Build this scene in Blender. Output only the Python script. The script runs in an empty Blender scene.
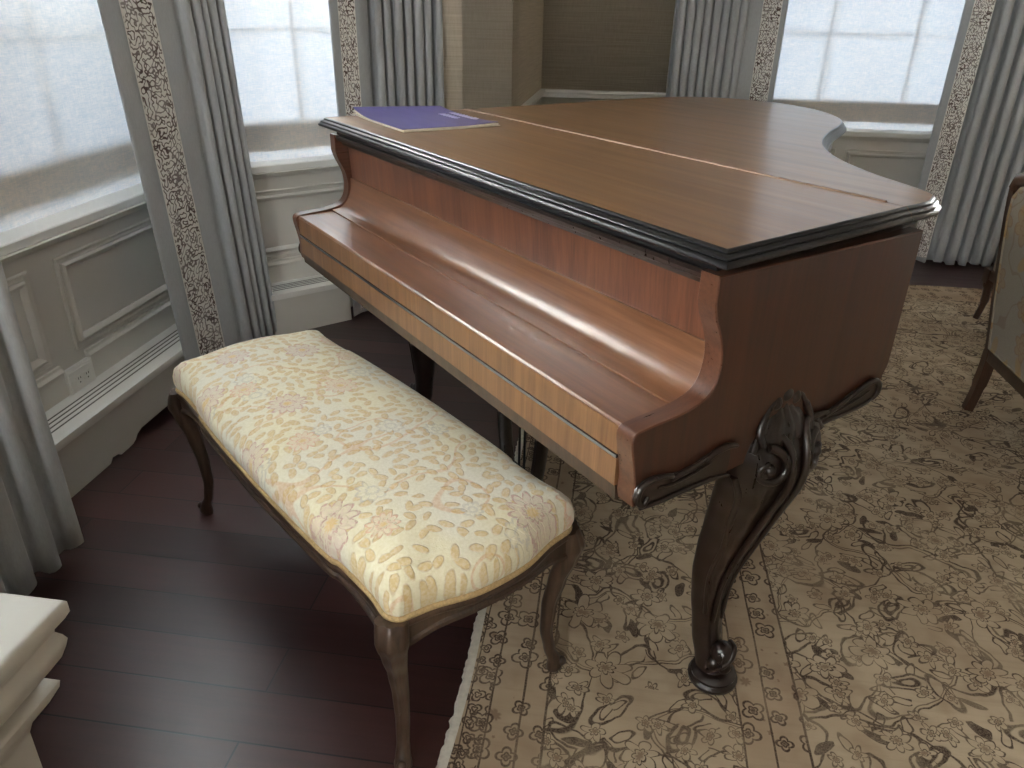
import bpy, bmesh, math, random
from mathutils import Vector, Matrix, noise
PI = math.pi
random.seed(7)
scn = bpy.context.scene
COL = scn.collection

# ------------------------------------------------------------------ helpers
TH = 2.42190                       # room axis (direction of the left window wall)
RA = TH - PI/2                     # angle of the room's U axis
U = Vector((math.cos(RA), math.sin(RA), 0)); V = Vector((math.cos(TH), math.sin(TH), 0))
TA = TH - PI/4
T2 = Vector((math.cos(TA), math.sin(TA), 0)); NN = Vector((math.sin(TA), -math.cos(TA), 0))
def uv(u, v, z=0): return U*u + V*v + Vector((0, 0, z))

def link(name, me, mats, parent=None, loc=None, rz=None, smooth=35):
    o = bpy.data.objects.new(name, me)
    COL.objects.link(o)
    if not isinstance(mats, (list, tuple)): mats = [mats]
    for m in mats: me.materials.append(m)
    if parent: o.parent = parent
    if loc is not None: o.location = loc
    if rz is not None: o.rotation_euler = (0, 0, rz)
    if smooth:
        for p in me.polygons: p.use_smooth = True
        me.set_sharp_from_angle(angle=math.radians(smooth))
    return o

def thing(name, label, cat, loc=(0, 0, 0), rz=0, group=None):
    o = bpy.data.objects.new(name, None); COL.objects.link(o)
    o.empty_display_size = .05
    o.location = loc; o.rotation_euler = (0, 0, rz)
    tag(o, label, cat, group); return o
def tag(o, label, cat, group=None):
    o['label'] = label; o['category'] = cat
    if group: o['group'] = group
    return o

class MB:
    """collects shapes into one mesh"""
    def __init__(s): s.bm = bmesh.new()
    def box(s, x0, x1, y0, y1, z0, z1, bev=0, mi=0):
        vs = [s.bm.verts.new((x, y, z)) for x in (x0, x1) for y in (y0, y1) for z in (z0, z1)]
        F = [(0,1,3,2),(4,6,7,5),(0,4,5,1),(2,3,7,6),(0,2,6,4),(1,5,7,3)]
        fs = []
        for f in F:
            fc = s.bm.faces.new([vs[i] for i in f]); fc.material_index = mi; fs.append(fc)
        if bev:
            es = list({e for f in fs for e in f.edges})
            bmesh.ops.bevel(s.bm, geom=es, offset=bev, segments=2, profile=.7, affect='EDGES')
        return s
    def loft(s, rings, closed=True, cap=True, mi=0, loop=False):
        R = [[s.bm.verts.new(p) for p in r] for r in rings]
        n = len(R[0])
        rr = range(len(R)) if loop else range(len(R)-1)
        for i in rr:
            a, b = R[i], R[(i+1) % len(R)]
            for j in range(n if closed else n-1):
                k = (j+1) % n
                try:
                    f = s.bm.faces.new((a[j], a[k], b[k], b[j])); f.material_index = mi
                except ValueError: pass
        if cap and closed and not loop:
            for r in (R[0][::-1], R[-1]):
                try: f = s.bm.faces.new(r); f.material_index = mi
                except ValueError: pass
        return s
    def prism(s, pts, axis, a, b, mi=0, bev=0):
        """polygon pts in the plane normal to axis, extruded a..b"""
        def P(p, t):
            return {'x': (t, p[0], p[1]), 'y': (p[0], t, p[1]), 'z': (p[0], p[1], t)}[axis]
        if not bev:
            return s.loft([[P(p, a) for p in pts], [P(p, b) for p in pts]], mi=mi)
        ins = inset(pts, bev)
        h = bev if b > a else -bev
        return s.loft([[P(p, a) for p in ins], [P(p, a+h) for p in pts], [P(p, b-h) for p in pts], [P(p, b) for p in ins]], mi=mi)
    def tube(s, path, rad, n=10, flat=1.0, up=None, mi=0, cap=True):
        """swept round section; rad a number or list"""
        path = [Vector(p) for p in path]; m = len(path)
        rings = []; prev = None
        for i, p in enumerate(path):
            t = (path[min(i+1, m-1)] - path[max(i-1, 0)]).normalized()
            if prev is None:
                ref = Vector(up) if up else (Vector((0, 0, 1)) if abs(t.z) < .9 else Vector((1, 0, 0)))
                nrm = (ref - t*ref.dot(t)).normalized()
            else: nrm = (prev - t*prev.dot(t)).normalized()
            prev = nrm; b = t.cross(nrm)
            r = rad[i] if isinstance(rad, (list, tuple)) else rad
            rings.append([p + nrm*math.cos(2*PI*k/n)*r + b*math.sin(2*PI*k/n)*r*flat for k in range(n)])
        return s.loft(rings, mi=mi, cap=cap)
    def sphere(s, c, r, seg=16, rings=10, mi=0):
        c = Vector(c); r = Vector(r) if isinstance(r, (tuple, list)) else Vector((r, r, r))
        L = []
        for i in range(1, rings):
            ph = PI*i/rings
            L.append([(c.x+r.x*math.sin(ph)*math.cos(2*PI*k/seg), c.y+r.y*math.sin(ph)*math.sin(2*PI*k/seg), c.z-r.z*math.cos(ph)) for k in range(seg)])
        return s.loft(L, mi=mi)
    def lathe(s, prof, c=(0, 0), seg=24, mi=0):
        return s.loft([[(c[0]+r*math.cos(2*PI*k/seg), c[1]+r*math.sin(2*PI*k/seg), z) for k in range(seg)] for r, z in prof], mi=mi)
    def mesh(s, name='m'):
        bmesh.ops.remove_doubles(s.bm, verts=s.bm.verts, dist=1e-6)
        bmesh.ops.recalc_face_normals(s.bm, faces=s.bm.faces)
        me = bpy.data.meshes.new(name); s.bm.to_mesh(me); s.bm.free(); return me
    def obj(s, name, mats, parent=None, loc=None, rz=None, smooth=35):
        return link(name, s.mesh(name), mats, parent, loc, rz, smooth)

def area(pts):
    return sum(pts[i][0]*pts[(i+1) % len(pts)][1]-pts[(i+1) % len(pts)][0]*pts[i][1] for i in range(len(pts)))/2
def offs(pts, d, closed=True):
    """offset polyline to the right-hand side of travel by d (outward for ccw)"""
    n = len(pts); out = []
    for i in range(n):
        p = Vector(pts[i][:2])
        a = Vector(pts[i-1][:2]) if (closed or i > 0) else None
        b = Vector(pts[(i+1) % n][:2]) if (closed or i < n-1) else None
        ns = []
        if a is not None and (p-a).length > 1e-7: t = (p-a).normalized(); ns.append(Vector((t.y, -t.x)))
        if b is not None and (b-p).length > 1e-7: t = (b-p).normalized(); ns.append(Vector((t.y, -t.x)))
        nr = sum(ns, Vector((0, 0)))
        nr.normalize()
        k = 1/max(.45, nr.dot(ns[0]))
        q = p + nr*d*k
        out.append((q.x, q.y))
    return out
def inset(pts, d):
    return offs(pts, -d if area(pts) > 0 else d)
def smooth_path(pts, n=6, closed=False):
    """catmull-rom through points"""
    P = [Vector(p) for p in pts]; m = len(P); out = []
    rng = range(m if closed else m-1)
    for i in rng:
        p0 = P[(i-1) % m] if (closed or i > 0) else P[0]*2-P[1]
        p1 = P[i]; p2 = P[(i+1) % m]
        p3 = P[(i+2) % m] if (closed or i < m-2) else P[-1]*2-P[-2]
        for k in range(n):
            t = k/n
            out.append(.5*((2*p1)+(p2-p0)*t+(2*p0-5*p1+4*p2-p3)*t*t+(3*p1-p0-3*p2+p3)*t**3))
    if not closed: out.append(P[-1])
    return [tuple(q) for q in out]
def lerp_tab(tab, x):
    if x <= tab[0][0]: return tab[0][1:]
    for a, b in zip(tab, tab[1:]):
        if x <= b[0]:
            t = (x-a[0])/(b[0]-a[0]); t = t*t*(3-2*t)*.5+t*.5
            return tuple(p+(q-p)*t for p, q in zip(a[1:], b[1:]))
    return tab[-1][1:]

# ------------------------------------------------------------------ node helpers
def s2l(c):
    return tuple(((v/255)/12.92 if v/255 <= .04045 else ((v/255+.055)/1.055)**2.4) for v in c)+(1,)
class NT:
    def __init__(s, name):
        s.m = bpy.data.materials.new(name); s.m.use_nodes = True
        s.t = s.m.node_tree; s.b = s.t.nodes['Principled BSDF']; s.out = s.t.nodes['Material Output']
    def put(s, sock, v):
        if isinstance(v, bpy.types.NodeSocket): s.t.links.new(v, sock)
        elif isinstance(v, bpy.types.Node): s.t.links.new(v.outputs[0], sock)
        else: sock.default_value = v
    def n(s, typ, ins=None, **kw):
        nd = s.t.nodes.new('ShaderNode'+typ)
        for k, v in kw.items(): setattr(nd, k, v)
        for k, v in (ins or {}).items(): s.put(nd.inputs[k], v)
        return nd
    def co(s): return s.n('TexCoord').outputs['Object']
    def map(s, v, scale=(1, 1, 1), rot=(0, 0, 0), loc=(0, 0, 0)):
        return s.n('Mapping', {'Vector': v, 'Scale': scale, 'Rotation': rot, 'Location': loc}).outputs[0]
    def ma(s, op, a, b=0.0, c=0.0):
        nd = s.t.nodes.new('ShaderNodeMath'); nd.operation = op
        s.put(nd.inputs[0], a); s.put(nd.inputs[1], b); s.put(nd.inputs[2], c); return nd.outputs[0]
    def vm(s, op, a, b=(0, 0, 0)):
        nd = s.t.nodes.new('ShaderNodeVectorMath'); nd.operation = op
        s.put(nd.inputs[0], a); s.put(nd.inputs[1], b); return nd.outputs[0]
    def noise(s, v, scale, detail=3, rough=.5, dist=0, dim='3D'):
        return s.n('TexNoise', {'Vector': v, 'Scale': scale, 'Detail': detail, 'Roughness': rough, 'Distortion': dist}, noise_dimensions=dim).outputs['Fac']
    def rng(s, v, a, b, c=0.0, d=1.0):
        return s.n('MapRange', {'Value': v, 'From Min': a, 'From Max': b, 'To Min': c, 'To Max': d}, clamp=True).outputs[0]
    def line(s, v, w):           # 1 where |v| < w, soft edge
        return s.rng(s.ma('ABSOLUTE', v), w, w*.5)
    def mix(s, f, a, b, mode='MIX'):
        nd = s.t.nodes.new('ShaderNodeMix'); nd.data_type = 'RGBA'; nd.blend_type = mode
        s.put(nd.inputs[0], f); s.put(nd.inputs[6], a); s.put(nd.inputs[7], b); return nd.outputs[2]
    def sep(s, v): return s.n('SeparateXYZ', {0: v}).outputs
    def bump(s, h, strength=.3, dist=.002):
        s.put(s.b.inputs['Normal'], s.n('Bump', {'Height': h, 'Strength': strength, 'Distance': dist}).outputs[0])
    def set(s, **k):
        for a, v in k.items(): s.put(s.b.inputs[a.replace('_', ' ')], v)
        return s.m
    def rosette(s, vec, scale, petals, r0, amp, lw, dens=1.0, rand=.8, seps=True):
        """random flowers; gives (outline, filled disc, centre dot, random)"""
        flat = s.n('CombineXYZ', {0: s.sep(vec)[0], 1: s.sep(vec)[1], 2: 0.0}).outputs[0]
        vo = s.n('TexVoronoi', {'Vector': flat, 'Scale': scale, 'Randomness': rand}, voronoi_dimensions='2D')
        d = s.vm('SUBTRACT', flat, vo.outputs['Position'])
        x, y, _ = s.sep(d); cr = s.n('SeparateColor', {0: vo.outputs['Color']}).outputs
        r = s.ma('MULTIPLY', s.ma('SQRT', s.ma('ADD', s.ma('MULTIPLY', x, x), s.ma('MULTIPLY', y, y))), scale)
        th = s.ma('ADD', s.ma('ARCTAN2', y, x), s.ma('MULTIPLY', cr[0], 6.28))
        w = s.ma('MULTIPLY', th, petals/2)
        sz = s.ma('ADD', .7, s.ma('MULTIPLY', cr[1], .6))
        R = s.ma('MULTIPLY', s.ma('ADD', r0, s.ma('MULTIPLY', s.ma('ABSOLUTE', s.ma('COSINE', w)), amp)), sz)
        on = s.ma('LESS_THAN', cr[2], dens)
        dr = s.ma('SUBTRACT', r, R)
        outl = s.line(dr, lw)
        fill = s.rng(dr, lw*.5, -lw*.5)
        inner = s.line(s.ma('SUBTRACT', r, s.ma('MULTIPLY', R, .42)), lw*.8)
        outl = s.ma('MAXIMUM', outl, inner)
        if seps:
            sp = s.line(s.ma('MULTIPLY', s.ma('COSINE', w), r), lw*.7)
            sp = s.ma('MULTIPLY', sp, s.ma('MULTIPLY', fill, s.ma('GREATER_THAN', r, s.ma('MULTIPLY', R, .45))))
            outl = s.ma('MAXIMUM', outl, sp)
        dot = s.rng(s.ma('SUBTRACT', r, s.ma('MULTIPLY', R, .25)), .02, -.02)
        return s.ma('MULTIPLY', outl, on), s.ma('MULTIPLY', fill, on), s.ma('MULTIPLY', dot, on), cr
    def leaves(s, vec, scale, lx, ly, rand=.9, field=2.0):
        flat = s.n('CombineXYZ', {0: s.sep(vec)[0], 1: s.sep(vec)[1], 2: 0.0}).outputs[0]
        vo = s.n('TexVoronoi', {'Vector': flat, 'Scale': scale, 'Randomness': rand}, voronoi_dimensions='2D')
        pos = vo.outputs['Position']; d = s.vm('SUBTRACT', flat, pos)
        x, y, _ = s.sep(d); cr = s.n('SeparateColor', {0: vo.outputs['Color']}).outputs
        a = s.ma('MULTIPLY', s.noise(pos, field, 1), 12.0)
        a = s.ma('ADD', a, s.ma('MULTIPLY', s.ma('ROUND', cr[0]), 1.3))
        ca, sa = s.ma('COSINE', a), s.ma('SINE', a)
        px = s.ma('MULTIPLY', s.ma('ADD', s.ma('MULTIPLY', x, ca), s.ma('MULTIPLY', y, sa)), scale/lx)
        py = s.ma('MULTIPLY', s.ma('SUBTRACT', s.ma('MULTIPLY', y, ca), s.ma('MULTIPLY', x, sa)), scale/ly)
        e = s.ma('SQRT', s.ma('ADD', s.ma('MULTIPLY', px, px), s.ma('MULTIPLY', py, py)))
        return e, cr

# ------------------------------------------------------------------ materials
def m_wood(name, c1, c2, axis='x', rough=.3, coat=.5, coatr=.12, scale=1.0, fig=.0, bump=.05):
    k = NT(name); v = k.co()
    st = {'x': (1.2, 22, 22), 'y': (22, 1.2, 22), 'z': (22, 22, 1.2)}[axis]
    st2 = {'x': (5, 140, 140), 'y': (140, 5, 140), 'z': (140, 140, 5)}[axis]
    a = k.noise(k.map(v, tuple(q*scale for q in st)), 1.0, 5, .6, .6)
    b = k.noise(k.map(v, tuple(q*scale for q in st2)), 1.0, 3, .6)
    c = k.noise(v, 2.2, 2)
    f = k.ma('ADD', k.ma('MULTIPLY', a, .5), k.ma('ADD', k.ma('MULTIPLY', b, .32), k.ma('MULTIPLY', c, .18)))
    f = k.rng(f, .38, .62)
    col = k.mix(f, s2l(c1), s2l(c2))
    k.bump(b, bump, .001)
    return k.set(Base_Color=col, Roughness=k.rng(b, .3, .7, rough*.9, rough*1.15), Coat_Weight=coat, Coat_Roughness=coatr, Specular_IOR_Level=.5)

def m_plain(name, c, rough=.5, metallic=0, coat=0, var=.06, scale=14, bump=0, bscale=200, spec=.5):
    k = NT(name); v = k.co()
    f = k.noise(v, scale, 4)
    a = tuple(max(0, q*(1-var)) for q in c); b = tuple(min(255, q*(1+var)) for q in c)
    if bump: k.bump(k.noise(v, bscale, 2), bump, .001)
    return k.set(Base_Color=k.mix(f, s2l(a), s2l(b)), Roughness=rough, Metallic=metallic, Coat_Weight=coat, Coat_Roughness=.1, Specular_IOR_Level=spec)

M = {}
M['lid'] = m_wood('lid_mahogany', (108, 76, 50), (142, 106, 74), 'x', .36, .5, .17, 1.0)  # base colour lightened to carry the sheen on the lid top
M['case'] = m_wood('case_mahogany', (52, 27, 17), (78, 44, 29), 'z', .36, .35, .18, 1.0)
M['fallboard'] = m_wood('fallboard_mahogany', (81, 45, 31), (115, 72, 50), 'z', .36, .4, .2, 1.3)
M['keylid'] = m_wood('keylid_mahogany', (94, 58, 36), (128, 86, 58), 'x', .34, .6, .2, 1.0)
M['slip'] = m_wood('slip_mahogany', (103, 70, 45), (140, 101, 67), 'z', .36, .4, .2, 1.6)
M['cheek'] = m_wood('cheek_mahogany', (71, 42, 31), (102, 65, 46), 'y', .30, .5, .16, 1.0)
M['carved'] = m_wood('carved_dark_wood', (20, 11, 8), (38, 22, 16), 'z', .30, .5, .14, .8)
M['ebony'] = m_plain('ebonised_edge', (15, 15, 18), .30, coat=.0)
M['brass'] = m_plain('hinge_brass', (128, 104, 88), .5, metallic=.6)
M['chrome'] = m_plain('bright_nickel', (150, 158, 170), .22, metallic=.9)
M['blackmetal'] = m_plain('dark_metal', (22, 22, 24), .4)
M['bench_wood'] = m_wood('bench_walnut', (44, 32, 24), (82, 62, 48), 'z', .34, .4, .2, 1.2)
M['chair_wood'] = m_wood('chair_walnut', (54, 34, 24), (90, 60, 44), 'z', .36, .4, .2, 1.2)
M['paint'] = m_plain('warm_white_trim_paint', (208, 204, 197), .45, var=.015, scale=3)
M['sill'] = m_plain('sill_paint', (226, 224, 220), .35, var=.015, scale=3)
M['ceiling'] = m_plain('ceiling_paint', (225, 222, 216), .8, var=.01, scale=3)
M['white_cab'] = m_plain('white_cabinet_paint', (206, 203, 196), .4, var=.012, scale=3)
M['plastic'] = m_plain('outlet_plastic', (226, 224, 219), .35, var=.01)
M['slot'] = m_plain('outlet_slot_dark', (60, 58, 56), .5)
M['vent'] = m_plain('vent_shadow_gap', (96, 93, 88), .6)
M['pages'] = m_plain('book_pages', (206, 196, 176), .8, var=.08, scale=60)
M['braid'] = m_plain('gimp_braid', (172, 146, 104), .85, var=.25, scale=220, bump=.5, bscale=350)

def wallpaper():
    k = NT('grasscloth_wallpaper'); v = k.co()
    a = k.noise(k.map(v, (3, 3, 160)), 1.0, 4, .6)
    b = k.noise(k.map(v, (130, 130, 18)), 1.0, 2)
    c = k.noise(v, 1.6, 2)
    f = k.rng(k.ma('ADD', k.ma('MULTIPLY', a, .6), k.ma('ADD', k.ma('MULTIPLY', b, .25), k.ma('MULTIPLY', c, .15))), .35, .65)
    k.bump(a, .25, .001)
    return k.set(Base_Color=k.mix(f, s2l((174, 161, 142)), s2l((204, 191, 172))), Roughness=.85)
M['wallpaper'] = wallpaper()

def floor_mat():
    k = NT('dark_plank_floor'); v = k.co()
    br = k.n('TexBrick', {'Vector': k.map(v, loc=(.37, -.019, 0)), 'Color1': (0, 0, 0, 1), 'Color2': (1, 1, 1, 1), 'Mortar': (.5, .5, .5, 1),
                          'Scale': 1.0, 'Mortar Size': .0019, 'Mortar Smooth': .1, 'Brick Width': 1.15, 'Row Height': .121}, offset=.37, offset_frequency=2)
    g = k.noise(k.map(v, (3, 60, 3)), 1.0, 5, .6, .8)
    f = k.ma('ADD', k.ma('MULTIPLY', br.outputs['Color'], .6), k.ma('MULTIPLY', g, .5))
    col = k.mix(k.rng(f, .2, .95), s2l((40, 22, 23)), s2l((76, 46, 44)))
    col = k.mix(br.outputs['Fac'], col, s2l((14, 9, 9)))
    k.bump(k.ma('SUBTRACT', k.ma('MULTIPLY', g, .15), br.outputs['Fac']), .35, .002)
    return k.set(Base_Color=col, Roughness=k.rng(g, .3, .7, .30, .42), Coat_Weight=.35, Coat_Roughness=.24)
M['floor'] = floor_mat()

def rug_mat():
    k = NT('persian_rug_wool'); v = k.co()
    u_, v_, _ = k.sep(v)
    wob = k.vm('ADD', v, k.n('CombineXYZ', {0: k.ma('MULTIPLY', k.ma('SUBTRACT', k.noise(v, 13, 2), .5), .045), 1: k.ma('MULTIPLY', k.ma('SUBTRACT', k.noise(k.map(v, loc=(5, 3, 1)), 13, 2), .5), .045), 2: 0.0}).outputs[0])
    A = k.rosette(wob, 2.3, 15, .15, .075, .009, .65, .8)
    B = k.rosette(k.map(wob, loc=(3.1, 1.7, 0)), 6.2, 7, .15, .11, .017, .7)
    C = k.rosette(k.map(wob, loc=(7.3, 4.1, 0)), 16, 5, .15, .17, .038, .85, 1.0, True)
    lf, lc = k.leaves(k.map(wob, loc=(1.3, 9.1, 0)), 8.5, .42, .17)
    leafl = k.ma('MAXIMUM', k.line(k.ma('SUBTRACT', lf, 1.0), .17), k.ma('MULTIPLY', k.line(k.ma('SUBTRACT', lf, .45), .2), k.ma('GREATER_THAN', lc[1], .5)))
    leafl = k.ma('MULTIPLY', leafl, k.ma('LESS_THAN', lc[2], .85))
    n1 = k.noise(wob, 3.4, 0); vine = k.line(k.ma('SUBTRACT', n1, .5), .0065)
    n2 = k.noise(k.map(wob, loc=(9, 2, 0)), 5.0, 0); vine = k.ma('MAXIMUM', vine, k.line(k.ma('SUBTRACT', n2, .55), .008))
    vine = k.ma('MAXIMUM', vine, k.ma('MULTIPLY', k.line(k.ma('SUBTRACT', n2, .575), .006), .8))
    notA = k.ma('SUBTRACT', 1.0, A[1]); notB = k.ma('SUBTRACT', 1.0, B[1]); notC = k.ma('SUBTRACT', 1.0, C[1])
    l2, c2 = k.leaves(k.map(wob, loc=(4.3, 2.1, 0)), 19, .45, .16, 1.0, 3.0)
    lf2 = k.ma('MULTIPLY', k.ma('MAXIMUM', k.line(k.ma('SUBTRACT', l2, 1.0), .22), k.ma('MULTIPLY', k.rng(l2, 1.0, .8), k.ma('GREATER_THAN', c2[1], .72))), k.ma('LESS_THAN', c2[2], .8))
    leafl = k.ma('MAXIMUM', leafl, lf2)
    small = k.ma('MAXIMUM', k.ma('MULTIPLY', C[0], .9), k.ma('MULTIPLY', k.ma('MAXIMUM', vine, leafl), notC))
    mid = k.ma('MAXIMUM', B[0], k.ma('MULTIPLY', small, notB))
    full = k.ma('MAXIMUM', A[0], k.ma('MULTIPLY', mid, notA))
    # flower inside the big blossoms
    A2 = k.ma('MULTIPLY', k.ma('MAXIMUM', C[0], C[2]), k.ma('MULTIPLY', A[1], .6))
    full = k.ma('MAXIMUM', full, k.ma('MULTIPLY', A2, .5))
    # guard bands: fine motifs, straight lines
    D = k.rosette(k.map(v, loc=(.4, .3, 0)), 17, 4, .22, .16, .06, .8, .35, False)
    E = k.rosette(k.map(v, loc=(2.4, .3, 0)), 30, 3, .2, .2, .09, .8, .3, False)
    bands = k.ma('MAXIMUM', k.ma('LESS_THAN', u_, -.215), k.ma('MULTIPLY', k.ma('GREATER_THAN', u_, .178), k.ma('LESS_THAN', u_, .303)))
    bands2 = k.ma('GREATER_THAN', v_, 2.85)
    bands = k.ma('MAXIMUM', bands, bands2)
    fine = k.ma('MAXIMUM', k.ma('MAXIMUM', D[0], k.ma('MULTIPLY', D[2], .9)), k.ma('MULTIPLY', k.ma('LESS_THAN', u_, -.33), E[0]))
    full = k.ma('ADD', k.ma('MULTIPLY', full, k.ma('SUBTRACT', 1.0, bands)), k.ma('MULTIPLY', fine, bands))
    for pos, w in ((-.372, .002), (-.327, .0028), (-.262, .0032), (-.212, .0034), (.178, .0028), (.236, .0028), (.303, .0034)):
        wv = k.ma('ADD', u_, k.ma('MULTIPLY', k.ma('SUBTRACT', k.noise(v, 5, 2), .5), .008))
        full = k.ma('MAXIMUM', full, k.line(k.ma('SUBTRACT', wv, pos), w))
    wear = k.rng(k.noise(v, 6, 4, .6), .32, .55, .5, 1.0)
    pile = k.noise(k.map(v, (300, 300, 300)), 1.0, 2)
    full = k.ma('MULTIPLY', k.ma('MULTIPLY', full, wear), k.rng(pile, .3, .6, .65, 1.0))
    mott = k.noise(v, 2.3, 4, .55)
    streak = k.noise(k.map(v, (4, 55, 1)), 1.0, 3, .6)
    base = k.mix(k.rng(mott, .35, .65), s2l((172, 152, 127)), s2l((198, 180, 154)))
    base = k.mix(k.rng(streak, .5, .8, 0, .35), base, s2l((140, 121, 102)))
    fill = k.ma('MAXIMUM', k.ma('MULTIPLY', B[2], notA), k.ma('MULTIPLY', k.ma('MULTIPLY', C[2], notA), notB))
    base = k.mix(k.ma('MULTIPLY', fill, .55), base, s2l((92, 66, 52)))
    shade = k.rng(k.noise(k.map(v, loc=(4, 4, 0)), 11, 3), .5, .68, 0, .35)
    base = k.mix(shade, base, s2l((140, 116, 94)))
    base = k.mix(k.ma('MULTIPLY', bands, .22), base, s2l((140, 108, 86)))
    col = k.mix(k.ma('MULTIPLY', full, .95), base, s2l((58, 43, 37)))
    k.bump(pile, .5, .002)
    return k.set(Base_Color=col, Roughness=.95, Specular_IOR_Level=.15)
M['rug'] = rug_mat()
M['fringe'] = m_plain('rug_selvage_cotton', (206, 200, 188), .95, var=.12, scale=90, bump=.6, bscale=260)

def fabric_floral():
    k = NT('embroidered_floral_fabric'); v = k.co()
    wob = k.vm('ADD', v, k.n('CombineXYZ', {0: k.ma('MULTIPLY', k.ma('SUBTRACT', k.noise(v, 25, 1), .5), .012), 1: k.ma('MULTIPLY', k.ma('SUBTRACT', k.noise(k.map(v, loc=(5, 3, 1)), 25, 1), .5), .012), 2: 0.0}).outputs[0])
    F = k.rosette(wob, 6.6, 11, .17, .08, .028, .62, .7)
    G = k.rosette(k.map(wob, loc=(3, 7, 0)), 12.0, 9, .22, .08, .05, .28, .8)
    e, cr = k.leaves(k.map(wob, loc=(1, 2, 0)), 37, .50, .27, .6, 5.0)
    n = k.noise(k.map(v, (500, 500, 500)), 1.0, 1)
    leaf = k.ma('MULTIPLY', k.rng(e, 1.08, .85), k.ma('LESS_THAN', cr[2], .92))
    edge = k.ma('MULTIPLY', k.line(k.ma('SUBTRACT', e, 1.0), .18), k.ma('LESS_THAN', cr[2], .82))
    stem = k.line(k.ma('SUBTRACT', k.noise(wob, 7, 0), .5), .012)
    base = k.mix(k.rng(k.noise(v, 5, 2), .4, .65), s2l((224, 214, 182)), s2l((216, 210, 194)))
    g = k.mix(k.rng(k.noise(v, 9, 2), .35, .65), s2l((196, 156, 78)), s2l((206, 174, 104)))
    notF = k.ma('SUBTRACT', 1.0, F[1]); notG = k.ma('SUBTRACT', 1.0, G[1]); clear = k.ma('MULTIPLY', notF, notG)
    col = k.mix(k.ma('MULTIPLY', k.ma('MULTIPLY', stem, clear), .55), base, s2l((206, 158, 110)))
    col = k.mix(k.ma('MULTIPLY', k.ma('MULTIPLY', leaf, clear), .62), col, g)
    col = k.mix(k.ma('MULTIPLY', k.ma('MULTIPLY', edge, clear), .22), col, s2l((176, 128, 74)))
    pk = k.mix(k.ma('GREATER_THAN', F[3][1], .55), s2l((206, 148, 112)), s2l((180, 122, 112)))
    dash = k.noise(k.map(v, (170, 170, 170)), 1.0, 1)
    pf = k.ma('MULTIPLY', k.ma('MAXIMUM', F[0], k.ma('MULTIPLY', F[1], .42)), k.rng(dash, .36, .58, .15, .85))
    col = k.mix(pf, col, pk)
    col = k.mix(k.ma('MULTIPLY', k.ma('MULTIPLY', G[0], notF), k.rng(dash, .36, .58, .1, .6)), col, s2l((168, 160, 152)))
    col = k.mix(k.ma('MULTIPLY', F[2], .8), col, s2l((214, 178, 106)))
    col = k.mix(k.rng(dash, .35, .65, .0, .22), col, s2l((250, 246, 232)))
    k.bump(k.ma('ADD', k.ma('MULTIPLY', k.ma('MAXIMUM', leaf, F[0]), .9), k.ma('MULTIPLY', n, .5)), .45, .002)
    return k.set(Base_Color=col, Roughness=.75, Sheen_Weight=.25, Specular_IOR_Level=.25)
M['floral'] = fabric_floral()

def chair_fabric():
    k = NT('chair_floral_fabric'); v = k.co()
    x, y, z = k.sep(v)
    p = k.n('CombineXYZ', {0: x, 1: z, 2: 0.0}).outputs[0]
    F = k.rosette(p, 6.5, 6, .20, .12, .03, .8, .8, False)
    e, cr = k.leaves(k.map(p, loc=(1, 2, 0)), 11, .45, .22)
    leaf = k.ma('MULTIPLY', k.rng(e, 1.1, .8), k.ma('LESS_THAN', cr[2], .55))
    stem = k.line(k.ma('SUBTRACT', k.noise(p, 5, 1), .5), .01)
    base = k.mix(k.noise(k.map(v, (240, 240, 240)), 1.0, 1), s2l((146, 136, 120)), s2l((170, 160, 142)))
    col = k.mix(k.ma('MULTIPLY', stem, .5), base, s2l((130, 104, 74)))
    col = k.mix(k.ma('MULTIPLY', leaf, .7), col, s2l((176, 142, 82)))
    col = k.mix(k.ma('MULTIPLY', F[1], .6), col, s2l((168, 138, 88)))
    col = k.mix(k.ma('MULTIPLY', F[0], .5), col, s2l((140, 96, 62)))
    return k.set(Base_Color=col, Roughness=.7, Sheen_Weight=.2)
M['chair_fab'] = chair_fabric()

def curtain_mat(name, c):
    k = NT(name); v = k.co()
    n = k.noise(k.map(v, (260, 260, 60)), 1.0, 2)
    k.bump(n, .2, .001)
    col = k.mix(n, s2l(tuple(q*.93 for q in c)), s2l(tuple(min(255, q*1.05) for q in c)))
    return k.set(Base_Color=col, Roughness=.55, Sheen_Weight=.35, Specular_IOR_Level=.4)
M['curtain'] = curtain_mat('silk_grey_curtain', (178, 181, 184))
def trim_mat():
    k = NT('embroidered_vermicelli_trim'); v = k.n('TexCoord').outputs['UV']
    n1 = k.noise(v, 64, 0, .5, .25)
    n2 = k.noise(k.map(v, loc=(3.3, 8.1, 0)), 62, 0, .5, .6)
    l = k.line(k.ma('SUBTRACT', n1, .5), .10)
    l = k.ma('MULTIPLY', l, k.rng(k.noise(v, 9, 1), .3, .6, .6, 1.0))
    x, y, _ = k.sep(v)
    edge = k.ma('MULTIPLY', k.rng(x, .003, .007), k.rng(x, .137, .133))
    col = k.mix(k.ma('MULTIPLY', l, edge), s2l((240, 236, 230)), s2l((96, 76, 70)))
    k.bump(l, .5, .002)
    return k.set(Base_Color=col, Roughness=.8)
M['trim'] = trim_mat()

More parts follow.
